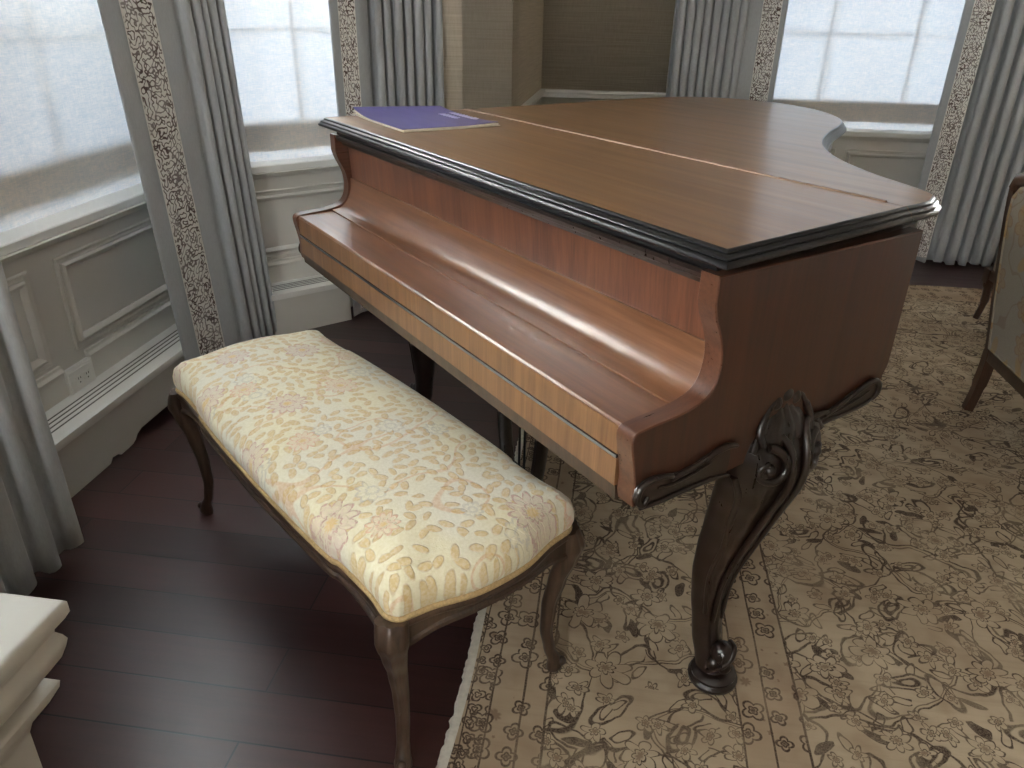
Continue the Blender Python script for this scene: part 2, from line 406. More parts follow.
def shade_mat(name, t0, t1, p0, p1, dc, tc):
    k = NT(name); v = k.co()
    a = k.noise(k.map(v, (40, 40, 260)), 1.0, 3, .6)
    b = k.noise(k.map(v, (260, 260, 40)), 1.0, 3, .6)
    c = k.noise(k.map(v, (12, 12, 60)), 1.0, 3, .6)
    f = k.ma('ADD', k.ma('MULTIPLY', a, .4), k.ma('ADD', k.ma('MULTIPLY', b, .3), k.ma('MULTIPLY', c, .3)))
    col = k.mix(k.rng(f, .38, .62), s2l((214, 228, 242)), s2l((248, 250, 252)))
    dif = k.n('BsdfDiffuse', {'Color': k.mix(1.0, col, s2l(dc), 'MULTIPLY')}); tr = k.n('BsdfTranslucent', {'Color': k.mix(1.0, col, s2l(tc), 'MULTIPLY')})
    tp = k.n('BsdfTransparent', {'Color': s2l(tc)})
    m1 = k.n('MixShader', {0: k.rng(f, .38, .62, t0, t1), 1: dif.outputs[0], 2: tr.outputs[0]})
    m2 = k.n('MixShader', {0: k.rng(f, .38, .62, p0, p1), 1: m1.outputs[0], 2: tp.outputs[0]})
    k.t.links.new(m2.outputs[0], k.out.inputs[0]); k.t.nodes.remove(k.b)
    return k.m
M['shade'] = shade_mat('linen_shade', .022, .034, .011, .005, (226, 212, 198), (236, 244, 255))
M['sheer'] = shade_mat('added_sheer_fabric', .55, .65, .30, .18, (240, 236, 230), (255, 250, 243))  # for unseen added sheers; passes more daylight, tinted warm
def glass_mat():
    k = NT('window_glass')
    tp = k.n('BsdfTransparent', {'Color': (.96, .98, .98, 1)}); gl = k.n('BsdfGlossy', {'Roughness': .02})
    m = k.n('MixShader', {0: k.n('Fresnel', {'IOR': 1.45}).outputs[0], 1: tp.outputs[0], 2: gl.outputs[0]})
    k.t.links.new(m.outputs[0], k.out.inputs[0]); k.t.nodes.remove(k.b)
    return k.m
M['glass'] = glass_mat()
M['sash'] = m_plain('sash_taupe_paint', (150, 134, 118), .5, var=.03, scale=8)

def book_mat():
    k = NT('purple_book_cover'); v = k.co()
    f = k.noise(k.map(v, (8, 30, 8)), 1.0, 3, .6)
    x, y, z = k.sep(v)
    col = k.mix(f, s2l((70, 62, 128)), s2l((104, 96, 160)))
    return k.set(Base_Color=col, Roughness=.32, Coat_Weight=.3)
M['book'] = book_mat()
M['booktext'] = m_plain('book_lettering', (200, 198, 226), .4)

# ------------------------------------------------------------------ room
ZS = .69; ZT = 2.30; ZC = 2.60; WT = .22
def seg_wall(name, org, ang, a0, a1, win=None, extras=None, paper_from=None, mat='paint'):
    """local x along wall, y>0 outwards; returns the wall object"""
    b = MB()
    def bx(x0, x1, z0, z1):
        if paper_from is not None and z1 > paper_from > z0:
            b.box(x0, x1, 0, WT, z0, paper_from, mi=0); b.box(x0, x1, 0, WT, paper_from, z1, mi=1)
        else: b.box(x0, x1, 0, WT, z0, z1, mi=1 if (paper_from is not None and z0 >= paper_from) else 0)
    if win:
        w0, w1 = win
        bx(a0, w0, 0, ZC); bx(w1, a1, 0, ZC); b.box(w0, w1, 0, WT, 0, ZS-.03); b.box(w0, w1, 0, WT, ZT, ZC, mi=1 if paper_from is not None else 0)
    else: bx(a0, a1, 0, ZC)
    for e in (extras or []): e(b)
    o = b.obj(name, [M[mat], M['wallpaper']], loc=org, rz=ang, smooth=30)
    o['kind'] = 'structure'; return o
def frame(b, x0, x1, z0, z1, w=.020, d=.016, y=0):
    """raised rectangular panel moulding (mitred)"""
    prof = [(0, 0), (0, -d*.6), (w*.3, -d), (w*.65, -d*.75), (w, -d*.25), (w, 0)]
    rings = []
    for (cx, cz, sx, sz) in ((x0, z0, 1, 1), (x1, z0, -1, 1), (x1, z1, -1, -1), (x0, z1, 1, -1)):
        rings.append([(cx+sx*p, y+q, cz+sz*p) for p, q in prof])
    b.loft(rings, closed=False, cap=False, loop=True)
def rail(b, x0, x1, prof):
    """horizontal moulding; prof in (y,z)"""
    b.prism(prof, 'x', x0, x1)
def groove_panel(x0, x1, z0, z1):
    def f(b):
        frame(b, x0-.022, x1+.022, z0-.022, z1+.022, .012, .008)
        frame(b, x0, x1, z0, z1)
    return f
BASE = [(0, .19), (-.012, .19), (-.012, .262), (-.018, .266), (-.018, .272), (-.008, .280), (-.006, .288), (0, .290)]
def base_rail(x0, x1): return lambda b: rail(b, x0, x1, BASE)
FRIEZE = [(0, .642), (-.012, .640), (-.020, .652), (-.026, .66), (0, .66)]

# left wall (near windows) -------------------------------------------------
O1 = U*-1.79; A1 = TH
W1 = seg_wall('wall_left', O1, A1, -.42, 1.79, (.30, 1.62),
     [groove_panel(.945, 1.50, .325, .575), groove_panel(.20, .79, .325, .575), base_rail(-.42, .836), base_rail(.956, 1.79),
      lambda b: rail(b, -.42, 1.79, FRIEZE)])
W8 = seg_wall('wall_left_front', O1, A1, -2.6, -.42, (-1.75, -.85), [])
O2 = NN*-2.53; A2 = TA
W2 = seg_wall('wall_bay', O2, A2, 0.0, 1.0, (.10, .90),
     [groove_panel(.10, .90, .325, .565), base_rail(0.02, .98), lambda b: rail(b, .01, .99, FRIEZE)])
O3 = V*2.5; A3 = RA
W3 = seg_wall('wall_pier', O3, A3, -1.078, -.65, None, [], .86)
O4 = U*-.65; A4 = TH
W4 = seg_wall('wall_return', O4, A4, 2.5, 3.75, None, [], .86)
O5 = V*3.75; A5 = RA
W9 = seg_wall('wall_back_right', O5, A5, 2.3, 3.6, (2.50, 3.55), [], .86)
W5 = seg_wall('wall_back', O5, A5, -.87, 2.3, (.50, 1.90),
     [groove_panel(1.165, 1.78, .27, .565), groove_panel(.40, 1.07, .27, .565), lambda b: rail(b, .35, 2.1, FRIEZE)], .86)
W6 = seg_wall('wall_right', U*3.6, TH-PI, -3.75, 2.9, None, [], .86)
W7 = seg_wall('wall_front', V*-2.6, RA+PI, -3.8, 2.0, (.45, 1.2), [], .86)


def struct(b, name, mats, loc=None, rz=None, smooth=30):
    o = b.obj(name, mats, loc=loc, rz=rz, smooth=smooth); o['kind'] = 'structure'; return o
b = MB(); b.box(-2.4, 3.9, -2.9, 4.1, -.06, 0); struct(b, 'floor', M['floor'], rz=RA)
b = MB(); b.box(-2.4, 3.9, -2.9, 4.1, ZC, ZC+.05); struct(b, 'ceiling', M['ceiling'], rz=RA)

def sill(name, org, ang, x0, x1, over=.012):
    b = MB()
    b.prism([(WT*.6, ZS-.03), (WT*.6, ZS), (-over+.004, ZS), (-over, ZS-.004), (-over, ZS-.026), (-over+.003, ZS-.030)], 'x', x0, x1)
    return struct(b, name, M['sill'], org, ang)
sill('trim_1', O1, A1, -2.0, 1.775)
sill('trim_2', O2, A2, .012, .985)
sill('trim_3', O5, A5, .40, 2.05, .03)
# chair rail (recess)
CR = [(0, .815), (-.012, .82), (-.016, .838), (-.030, .846), (-.030, .858), (-.024, .862), (0, .862)]
b = MB(); rail(b, 2.5, 3.75, CR); struct(b, 'trim_4', M['sill'], O4, A4)
b = MB(); rail(b, -.65, .40, CR); struct(b, 'trim_5', M['sill'], O5, A5)
b = MB(); rail(b, -1.078, -.65, CR); struct(b, 'trim_7', M['sill'], O3, A3)
# baseboards
BB = [(0, 0), (-.02, 0), (-.02, .12), (-.012, .14), (0, .145)]
for i, (nm, org, ang, x0, x1) in enumerate((('baseboard_pier', O3, A3, -1.078, -.65), ('baseboard_return', O4, A4, 2.5, 3.75), ('baseboard_back', O5, A5, -.65, 3.6))):
    b = MB(); rail(b, x0, x1, BB); struct(b, nm, M['paint'], org, ang)

def window(idx, org, ang, x0, x1, nm):
    """casing, sash with muntins, glass"""
    b = MB()
    y0, y1 = .100, .140
    b.box(x0, x0+.05, y0, y1, ZS+.001, ZT); b.box(x1-.05, x1, y0, y1, ZS+.001, ZT); b.box(x0+.05, x1-.05, y0, y1, ZT-.06, ZT)
    o = struct(b, 'window_%d' % idx, M['sill'], org, ang)
    b = MB(); b.box(x0+.05, x1-.05, y0+.004, y1-.004, ZS+.035, ZS+.150, .004); r = b.obj('bottom_rail', M['sash'], parent=o)
    b = MB(); n = max(1, round((x1-x0)/.42))
    for i in range(1, n): xx = x0+(x1-x0)*i/n; b.box(xx-.005, xx+.005, y0+.015, y1-.005, ZS+.150, ZT-.06)
    for i in range(1, 4): zz = ZS+.15+(ZT-.06-ZS-.15)*i/4; b.box(x0+.05, x1-.05, y0+.016, y1-.006, zz-.004, zz+.004)
    b.obj('muntins', M['sill'], parent=o)
    b = MB(); b.box(x0+.05, x1-.05, y0+.022, y0+.026, ZS+.001, ZT-.06); b.obj('glass', M['glass'], parent=o)
    # daylight portal
    ld = bpy.data.lights.new('window_portal', 'AREA'); ld.shape = 'RECTANGLE'; ld.size = x1-x0; ld.size_y = ZT-ZS
    ld.cycles.is_portal = True
    lo = bpy.data.objects.new('window_portal', ld); COL.objects.link(lo)
    R = Matrix.Rotation(ang, 4, 'Z')
    lo.matrix_world = Matrix.Translation(org) @ R @ Matrix.Translation(((x0+x1)/2, .30, (ZS+ZT)/2)) @ Matrix.Rotation(-PI/2, 4, 'X')
    return o
window(1, O1, A1, .30, 1.62, 'a'); window(2, O2, A2, .10, .90, 'b'); window(3, O5, A5, .50, 1.90, 'c'); window(4, O1, A1, -1.75, -.85, 'd'); window(5, O5, A5, 2.50, 3.55, 'e'); window(6, V*-2.6, RA+PI, .45, 1.2, 'f')  # windows d, e and f are unseen, added as fill daylight

def shade(org, ang, x0, x1, y, z0, label, top=1.50):
    t = thing('window_shade', label, 'window shade', Vector(org)+Matrix.Rotation(ang, 3, 'Z') @ Vector(((x0+x1)/2, y, z0)), ang)
    h = top-z0; w = (x1-x0)/2; hh = ZT-.03-z0
    if top < 2:
        b = MB(); b.loft([[(-w+2*w*i/20, .002*math.sin(i*.7), z) for i in range(21)] for z in (h+.0005, hh)], closed=False, cap=False); b.obj('added_sheer_panel', M['sheer'], parent=t)  # unseen upper part, added to let more daylight into the room
    b = MB(); nx, nz = 40, 50
    rows = []
    for j in range(nz+1):
        z = h*j/nz
        rows.append([(-w+2*w*i/nx, .0025*math.sin(9*i/nx+z*3)+.002*noise.noise(Vector((i*.25, z*6, 3))), z) for i in range(nx+1)])
    b.loft(rows, closed=False, cap=False)
    b.obj('linen_panel', M['shade'], parent=t)
    b = MB(); b.box(-w, w, -.012, .012, hh, hh+.03, .003); b.obj('headrail', M['sill'], parent=t)
    return t
shade(O1, A1, .31, 1.61, .085, ZS-.001, 'sheer white linen shade pulled down over the left window, nearest the wall outlet')
shade(O2, A2, .11, .89, .085, ZS-.001, 'sheer white linen shade over the middle bay window, behind the bass end of the piano')
shade(O5, A5, .51, 1.89, .085, ZS-.001, 'sheer white linen shade over the far right window, beyond the tail of the piano', 2.27)

# radiator covers ---------------------------------------------------------
def rad_cover(org, ang, x0, x1, label, foot=None, d=.165):
    t = thing('radiator_cover', label, 'radiator cover', Vector(org)+Matrix.Rotation(ang, 3, 'Z') @ Vector((x0, 0, 0)), ang)
    L = x1-x0; k = 0
    b = MB(); b.box(0, L, -d, -.001, .165, .190, .004)
    b.obj('ledge', M['sill'], parent=t)
    b = MB()
    for q in (.055, .073, .092, .112): b.box(.0, L, -q-.0026, -q+.0026, .1895, .1908)
    b.obj('vent_slots', M['vent'], parent=t)
    b = MB(); fr = -d+.014
    pts = [(0, .03), (0, .165), (L, .165), (L, .03)]
    if foot is not None:
        f = foot-x0
        pts += [(f+.10, .03), (f+.075, .022), (f+.06, .008), (f+.045, .002), (f+.02, .0), (f-.02, .0), (f-.035, .01), (f-.06, .014), (f-.075, .0), (0.0, .0)][::1]
        pts = [(0, .0), (0, .165), (L, .165), (L, .03)] + pts[4:-1]
    else: pts = [(0, 0), (0, .165), (L, .165), (L, 0)]
    b.prism(pts, 'y', fr, fr+.02)
    b.obj('front_panel', M['paint'], parent=t)
    return t
b = MB(); b.loft([[(-1.74+.88*i/20, .085, z) for i in range(21)] for z in (ZS+.002, ZT)], closed=False, cap=False); b.obj('window_sheer', M['sheer'], loc=O1, rz=A1)['kind'] = 'structure'  # sheers over the added out-of-view windows, softening their fill light
b = MB(); b.loft([[(2.51+1.03*i/20, .085, z) for i in range(21)] for z in (ZS+.002, ZT)], closed=False, cap=False); b.obj('window_sheer', M['sheer'], loc=O5, rz=A5)['kind'] = 'structure'
b = MB(); b.loft([[(.46+.73*i/20, .085, z) for i in range(21)] for z in (ZS+.002, ZT)], closed=False, cap=False); b.obj('window_sheer', M['sheer'], loc=V*-2.6, rz=RA+PI)['kind'] = 'structure'
rad_cover(O1, A1, -2.3, 1.72, 'low grey-white radiator cover with a slotted ledge, under the left window and outlet', .84)
rad_cover(O2, A2, .17, .53, 'low grey-white radiator cover in the bay, behind the bass end of the piano')

# wall outlet
t = thing('electrical_outlet', 'white electrical outlet on the panelled wall, low between two moulded panels', 'outlet', Vector(O1)+Matrix.Rotation(A1, 3, 'Z') @ Vector((.896, 0, .226)), A1)
b = MB(); b.box(-.060, .060, -.020, 0, -.040, .040, .004); b.box(-.052, .052, -.024, -.018, -.033, .033, .002); b.obj('cover_plate', M['plastic'], parent=t)
for sx in (-.019, .019):
    b = MB(); b.box(sx-.016, sx+.016, -.0265, -.023, -.015, .015, .003); sk = b.obj('socket', M['plastic'], parent=t)
    for (p0, p1, q0, q1) in ((-.006, -.004, .002, .009), (.004, .006, .002, .009), (-.002, .002, -.010, -.006)):
        b = MB(); b.box(sx+p0, sx+p1, -.0272, -.026, q0, q1); b.obj('slot', M['slot'], parent=sk)

# ------------------------------------------------------------------ curtains
def curtain(label, pts, z0, z1, pleat=None, trim=None, lean=(0, 0), hem_mat='curtain'):
    """pts: plan path in world xy as list of (x,y) with tag; trim=(s0,s1) arclength along path"""
    P = [Vector(p[:2]) for p in pts]
    S = [0]
    for a, c in zip(P, P[1:]): S.append(S[-1]+(c-a).length)
    org = Vector((P[0].x, P[0].y, z0))
    t = thing('curtain', label, 'curtain', org)
    nz = 26
    def pt(i, z, out=0.0):
        f = 1-(z-z0)/(1.3-z0) ; f = min(1.05, f)
        a = P[max(i-1, 0)]; c = P[min(i+1, len(P)-1)]
        tg = (c-a).normalized(); nr = Vector((tg.y, -tg.x))
        w = .004*noise.noise(Vector((i*.21, z*1.3, len(P)*.1)))
        q = P[i]+nr*(w+out)
        return Vector((q.x+lean[0]*f-org.x, q.y+lean[1]*f-org.y, z-z0))
    zs = [z0+(z1-z0)*j/nz for j in range(nz+1)]
    b = MB()
    hemw = [.006*math.sin(i*.35) for i in range(len(P))]
    b.loft([[pt(i, z)+Vector((0, 0, (hemw[i] if j == 0 else 0)+.006*(j == 0))) for i in range(len(P))] for j, z in enumerate(zs)], closed=False, cap=False)
    me = b.mesh('curtain_panel')
    o = link('pleated_panel', me, M['curtain'], t, smooth=60)
    sm = o.modifiers.new('t', 'SOLIDIFY'); sm.thickness = .003
    if trim:
        idx = [i for i in range(len(P)) if trim[0]-1e-6 <= S[i] <= trim[1]+1e-6]
        bm = bmesh.new(); L = bm.loops.layers.uv.new('UVMap'); grid = []
        side = trim[2] if len(trim) > 2 else 1
        for j, z in enumerate(zs):
            grid.append([bm.verts.new(pt(i, z, .0035*side)+Vector((0, 0, .03*(j == 0)))) for i in idx])
        w = S[idx[-1]]-S[idx[0]]
        for j in range(nz):
            for q in range(len(idx)-1):
                f = bm.faces.new((grid[j][q], grid[j][q+1], grid[j+1][q+1], grid[j+1][q]))
                for lp, (jj, qq) in zip(f.loops, ((j, q), (j, q+1), (j+1, q+1), (j+1, q))):
                    lp[L].uv = ((S[idx[qq]]-S[idx[0]])*.14/w, zs[jj])
        me = bpy.data.meshes.new('trim'); bm.to_mesh(me); bm.free()
        link('embroidered_trim', me, M['trim'], t, smooth=60)['label'] = 'white trim band embroidered with brown squiggles'
    return t
def path_flat(a, c, n): return [tuple(Vector(a).lerp(Vector(c), i/n)) for i in range(n+1)]
def path_pleats(a, c, n, amp, per=10, sharp=1.0, ph=0, side=1):
    a, c = Vector(a), Vector(c); d = c-a; nr = Vector((d.y, -d.x)).normalized()*side; out = []
    for i in range(1, n*per+1):
        t = i/(n*per); x = math.sin(2*PI*t*n+ph)
        rnd = .75+.35*noise.noise(Vector((t*n*.8, n, 1)))
        off = (abs(x)**.7*math.copysign(1, x))*amp*rnd
        sl = math.sin(4*PI*t*n+ph*2)*amp*.25
        out.append(tuple(a+d*t+nr*off+d.normalized()*sl))
    return out
def xy(u, v): p = uv(u, v); return (p.x, p.y)
def ty(t_, o): p = T2*t_+NN*o; return (p.x, p.y)

# C2 in the corner between the left window and the bay
p = path_flat(xy(-1.62, 1.135), xy(-1.612, 1.212), 5)+path_flat(xy(-1.612, 1.212), xy(-1.612, 1.383), 10)[1:]+path_flat(xy(-1.612, 1.383), xy(-1.600, 1.478), 5)[1:]
p += path_pleats(xy(-1.592, 1.49), xy(-1.568, 1.735), 5, -.026, 12)
vv = V*.095
curtain('grey pleated curtain with squiggle trim, between the two left windows behind the bench', p, .012, 2.55, trim=(.076, .250), lean=(vv.x, vv.y))
# C3 right of the bay window
p = path_flat(ty(.536, -2.362), ty(.585, -2.378), 4)+path_flat(ty(.585, -2.378), ty(.674, -2.385), 8)[1:]+path_flat(ty(.674, -2.385), ty(.72, -2.41), 4)[1:]
p += path_pleats(ty(.725, -2.42), ty(1.05, -2.41), 7, -.040, 12)
curtain('grey pleated curtain right of the middle bay window, behind the purple book', p, .012, 2.55, trim=(.037, .129))
# C4 left of far window
p = path_pleats(xy(.080, 3.52), xy(.44, 3.52), 8, -.046, 12)
p = [xy(.078, 3.52)]+p
k = len(p)
s0 = 0
for a_, c_ in zip(p, p[1:]): s0 += (Vector(c_)-Vector(a_)).length
pf = path_flat(p[-1], xy(.525, 3.53), 6)[1:]+path_flat(xy(.525, 3.53), xy(.615, 3.47), 8)[1:]+path_flat(xy(.615, 3.47), xy(.640, 3.46), 3)[1:]
p2 = p+pf
s1 = s0+(Vector(xy(.525, 3.53))-Vector(p[-1])).length
curtain('pale grey pleated curtain left of the far window, over the tail of the piano', p2, .012, 2.55, trim=(s1-.001, s1+.109))
# C5 right of far window
p = path_flat(xy(1.525, 3.56), xy(1.560, 3.535), 4)+path_flat(xy(1.560, 3.535), xy(1.635, 3.475), 8)[1:]+path_flat(xy(1.635, 3.475), xy(1.650, 3.50), 2)[1:]
p += path_pleats(xy(1.655, 3.50), xy(2.45, 3.48), 12, -.050, 12)
curtain('pale grey pleated curtain right of the far window, behind the armchair', p, .012, 2.55, trim=(.042, .140))
# C1 near, left edge of picture
p = [xy(-1.475, .388)]+path_pleats(xy(-1.475, .388), xy(-1.50, -.35), 9, -.026, 12)
curtain('grey pleated curtain at the left edge, beside the white moulded cabinet', p, .012, 2.55)

# ------------------------------------------------------------------ low white cabinet (bottom left)
t = thing('moulded_cabinet', 'white painted cabinet with a moulded top, at the lower left corner', 'cabinet', uv(-.81, -.37), RA)
prof = [(0, .600), (.003, .596), (.003, .580), (-.002, .572), (-.012, .563), (-.013, .557), (-.008, .549), (-.005, .540), (-.008, .529), (-.014, .514), (-.026, .499), (-.036, .490), (-.036, .487), (-.027, .484), (-.021, .478), (-.023, .468), (-.034, .450), (-.050, .434), (-.056, .415)]
def cabring(d, z): return [(-.76, -.75, z), (-.76, d, z), (d, d, z), (d, -.75, z)]
b = MB(); b.loft([cabring(-.004, .602)]+[cabring(d, z) for d, z in prof]); b.obj('moulded_top', M['white_cab'], parent=t, smooth=40)
b = MB(); b.loft([cabring(-.056, .416), cabring(-.060, .12), cabring(-.050, .11), cabring(-.046, 0)]); b.obj('body', M['white_cab'], parent=t, smooth=25)

# ------------------------------------------------------------------ rug
t = thing('rug', 'large beige persian rug with brown floral pattern under the piano and armchairs', 'rug', (0, 0, 0), RA)
b = MB(); n = 140
def wob(v): return .006*math.sin(v*3.1+.4)+.004*math.sin(v*9+1)
v0, v1, u1 = -1.6, 3.07, 3.1
top = [(-.388+wob(v0+(v1-v0)*i/n), v0+(v1-v0)*i/n) for i in range(n+1)]
outl = [(u1, v0), (u1, v1)]
poly = [(u1, v0), (u1, v1)]+top[::-1]
b.prism(poly, 'z', .0005, .006); b.obj('pile', M['rug'], parent=t, smooth=0)
b = MB(); rows = []
for i in range(0, 620):
    v = v0+(v1-v0)*i/619; w = -.388+wob(v)
    j = .004*noise.noise(Vector((v*60, 0, 0)))+.003*random.random()
    rows.append([(w+.003, v, .0062), (w-.012, v, .0055), (w-.017-j, v, .0008), (w+.003, v, .0004)])
b.loft(rows, closed=True); fr = b.obj('selvage', M['fringe'], parent=t, smooth=0); fr['label'] = 'off-white fringed selvage'

# ------------------------------------------------------------------ grand piano
piano = thing('grand_piano', 'mahogany baby grand piano with closed lid, black moulded lid edge and carved cabriole legs', 'piano')
W = 1.490
LID = [(-.042, .560), (-.060, .590), (-.117, .622), (-.223, .668), (-.322, .724), (-.412, .790), (-.500, .878), (-.575, .978), (-.648, 1.104), (-.706, 1.222),
       (-.760, 1.315), (-.825, 1.392), (-.92, 1.470), (-1.03, 1.530), (-1.149, 1.560), (-1.28, 1.558), (-1.39, 1.520), (-1.47, 1.440), (-1.512, 1.330), (-1.520, 1.15)]
LIDs = [(-.0265, .478), (-.0275, .505), (-.030, .532)]+[tuple(q[:2]) for q in smooth_path([(x, y, 0) for x, y in LID], 5)]
YS = .455
flap = [(-W, 0), (0, 0), (-.0255, YS)]            # front flap, ccw
mainp = [(-.0257, YS)]+LIDs+[(-1.505, .8), (-1.492, YS)]
EDGE = [(o_*.85, 1-(1-z_)*.58) for o_, z_ in [(0, 1.000), (.0035, .9985), (.0065, .994), (.006, .990), (.009, .988), (.014, .9845), (.0155, .980), (.014, .9775), (.017, .975), (.0215, .970), (.0225, .9645), (.020, .960), (.014, .957), (-.03, .9565)]]
def edge_mesh(path, name):
    b = MB()
    rings = []
    for i in range(len(path)): pass
    offd = [(offs(path, d, False), z) for d, z in EDGE]
    rings = [[(o[i][0], o[i][1], z) for (o, z) in offd] for i in range(len(path))]
    b.loft(rings, closed=False, cap=False)
    return b.obj(name, M['ebony'], parent=piano, smooth=50)
def seam_path(path, fix):
    return path
b = MB(); b.prism([(-W, 0), (0, 0), (-.0255, YS-.0006), (-1.492, YS-.0006)], 'z', .976, 1.0); b.obj('lid_front_flap', M['lid'], parent=piano)
b = MB(); b.prism([(p[0], p[1]+(.0006 if i in (0, len(mainp)-1) else 0)) for i, p in enumerate(mainp)], 'z', .976, 1.0); b.obj('main_lid', M['lid'], parent=piano)
e1 = edge_mesh([(-1.492, YS), (-W, 0), (0, 0), (-.0255, YS)], 'flap_edge_moulding'); e1['label'] = 'black lid edge'
e2 = edge_mesh([(-.0257, YS+.002)]+LIDs+[(-1.505, .8), (-1.492, YS+.002)], 'lid_edge_moulding'); e2['label'] = 'black lid edge'
# hinge
b = MB(); n = 44
for i in range(n):
    x0 = -1.49+1.43*i/n; b.tube([(x0+.0008, YS, 1.0), (x0+1.43/n-.0008, YS, .9995)], .0034, 8)
b.obj('hinge', M['brass'], parent=piano)['label'] = 'long brass piano hinge'

# rim body
RIM = [(-.010, .05), (-.012, .30), (-.028, .47), (-.034, .520)]
body = offs([(0, 0), (-.0257, YS)]+LIDs+[(-1.505, .8), (-1.492, YS), (-W, 0)], -.012)
body = [p for p in body if p[1] > .06]
body = [(-.013, .06)]+body+[(-1.490, .06)]
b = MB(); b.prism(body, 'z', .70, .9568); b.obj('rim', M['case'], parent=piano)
b = MB(); b.prism([(-.030, .02)]+offs(body, -.018)[1:-1]+[(-1.470, .02)], 'z', .9568, .9762); b.obj('lid_recess_shadow', M['ebony'], parent=piano)  # black filler standing in for the shadow in the recess under the lid
b = MB(); ins = offs(body, -.03); b.prism(ins, 'z', .66, .70); b.obj('soundboard_underside', M['carved'], parent=piano)
b = MB(); b.box(-1.452, -.050, -.100, .50, .606, .660); b.obj('key_bed', M['cheek'], parent=piano)

# side panels (cheeks)
ch = [(-.112, .612), (-.116, .630), (-.1145, .655), (-.119, .685), (-.125, .712), (-.127, .732), (-.122, .7415), (-.112, .7445), (-.080, .7475), (-.045, .7495), (-.010, .755), (.014, .764), (.028, .778), (.035, .798), (.037, .820), (.033, .845), (.024, .868), (.013, .890), (.0065, .912), (.0065, .9565)]
low = [(.505, .9565), (.505, .705), (.496, .684), (.488, .662), (.478, .648), (.462, .641), (.430, .637), (.378, .634), (.330, .634), (.26, .630), (.16, .610), (.08, .606), (.029, .614), (-.03, .612), (-.085, .611)]
chs = smooth_path([(a, c, 0) for a, c in ch[:-1]], 3)
cpts = [q[:2] for q in chs]+[ch[-1]]+low
for nm, xa, xb in (('cheek_panel', -.047, -.011), ('cheek_panel', -1.4905, -1.455)):
    b = MB(); b.prism(cpts, 'x', xa, xb, bev=.0015); b.obj(nm, M['cheek'], parent=piano, smooth=25)
# side skins so that the big sides read as vertical-grain veneer
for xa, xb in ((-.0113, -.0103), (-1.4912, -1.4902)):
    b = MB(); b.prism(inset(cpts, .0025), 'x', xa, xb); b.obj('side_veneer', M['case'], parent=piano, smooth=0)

XL, XR = -1.4545, -.0475
b = MB()
b.prism([(-.1195, .690), (-.1195, .7385), (-.116, .742), (-.020, .7455), (-.020, .690)], 'x', XL, XR); b.obj('key_lid', M['keylid'], parent=piano, smooth=20)
b = MB(); b.prism([(-.1205, .6905), (-.1205, .737), (-.1190, .737), (-.1190, .6905)], 'x', XL, XR); b.obj('key_lid_lip', M['slip'], parent=piano, smooth=0)
cove = [(-.0195, .690), (-.0195, .749), (-.012, .7505)]+[(.046-.052*math.cos(a), .812-.060*math.sin(a)) for a in [PI/2*(1-i/9) for i in range(1, 10)]][:0]
# concave quarter: from flat to vertical
cx, cz, rx_, rz_ = -.006, .824, .050, .073
cove += [(cx+rx_*math.sin(a), cz-rz_*math.cos(a)) for a in [PI/2*i/12 for i in range(13)]]
cove += [(.0445, .834), (.060, .834), (.060, .690)]
b = MB(); b.prism(cove, 'x', XL, XR); b.obj('fallboard_cove', M['keylid'], parent=piano, smooth=30)
b = MB(); b.prism([(.050, .834), (.044, .93), (.060, .95), (.066, .834)], 'x', XL, XR); b.obj('music_desk_panel', M['fallboard'], parent=piano, smooth=0)
b = MB(); b.prism([(.052, .925), (.030, .928), (.026, .936), (.014, .942), (.010, .950), (.010, .9568), (.060, .9568)], 'x', XL, XR); b.obj('cornice_moulding', M['carved'], parent=piano, smooth=20)
b = MB(); b.prism([(-.1225, .684), (-.1225, .689), (-.105, .689), (-.105, .684)], 'x', XL, XR); b.obj('lid_strip', M['chrome'], parent=piano)['label'] = 'bright metal strip along the keyboard lid'
b = MB(); b.prism([(-.1205, .634), (-.1205, .6815), (-.095, .6815), (-.095, .634)], 'x', XL, XR); b.obj('key_slip', M['slip'], parent=piano, smooth=0)
b = MB(); b.prism([(-.116, .606), (-.1185, .632), (-.09, .632), (-.09, .606)], 'x', XL, XR); b.obj('key_bed_edge', M['bench_wood'], parent=piano, smooth=0)

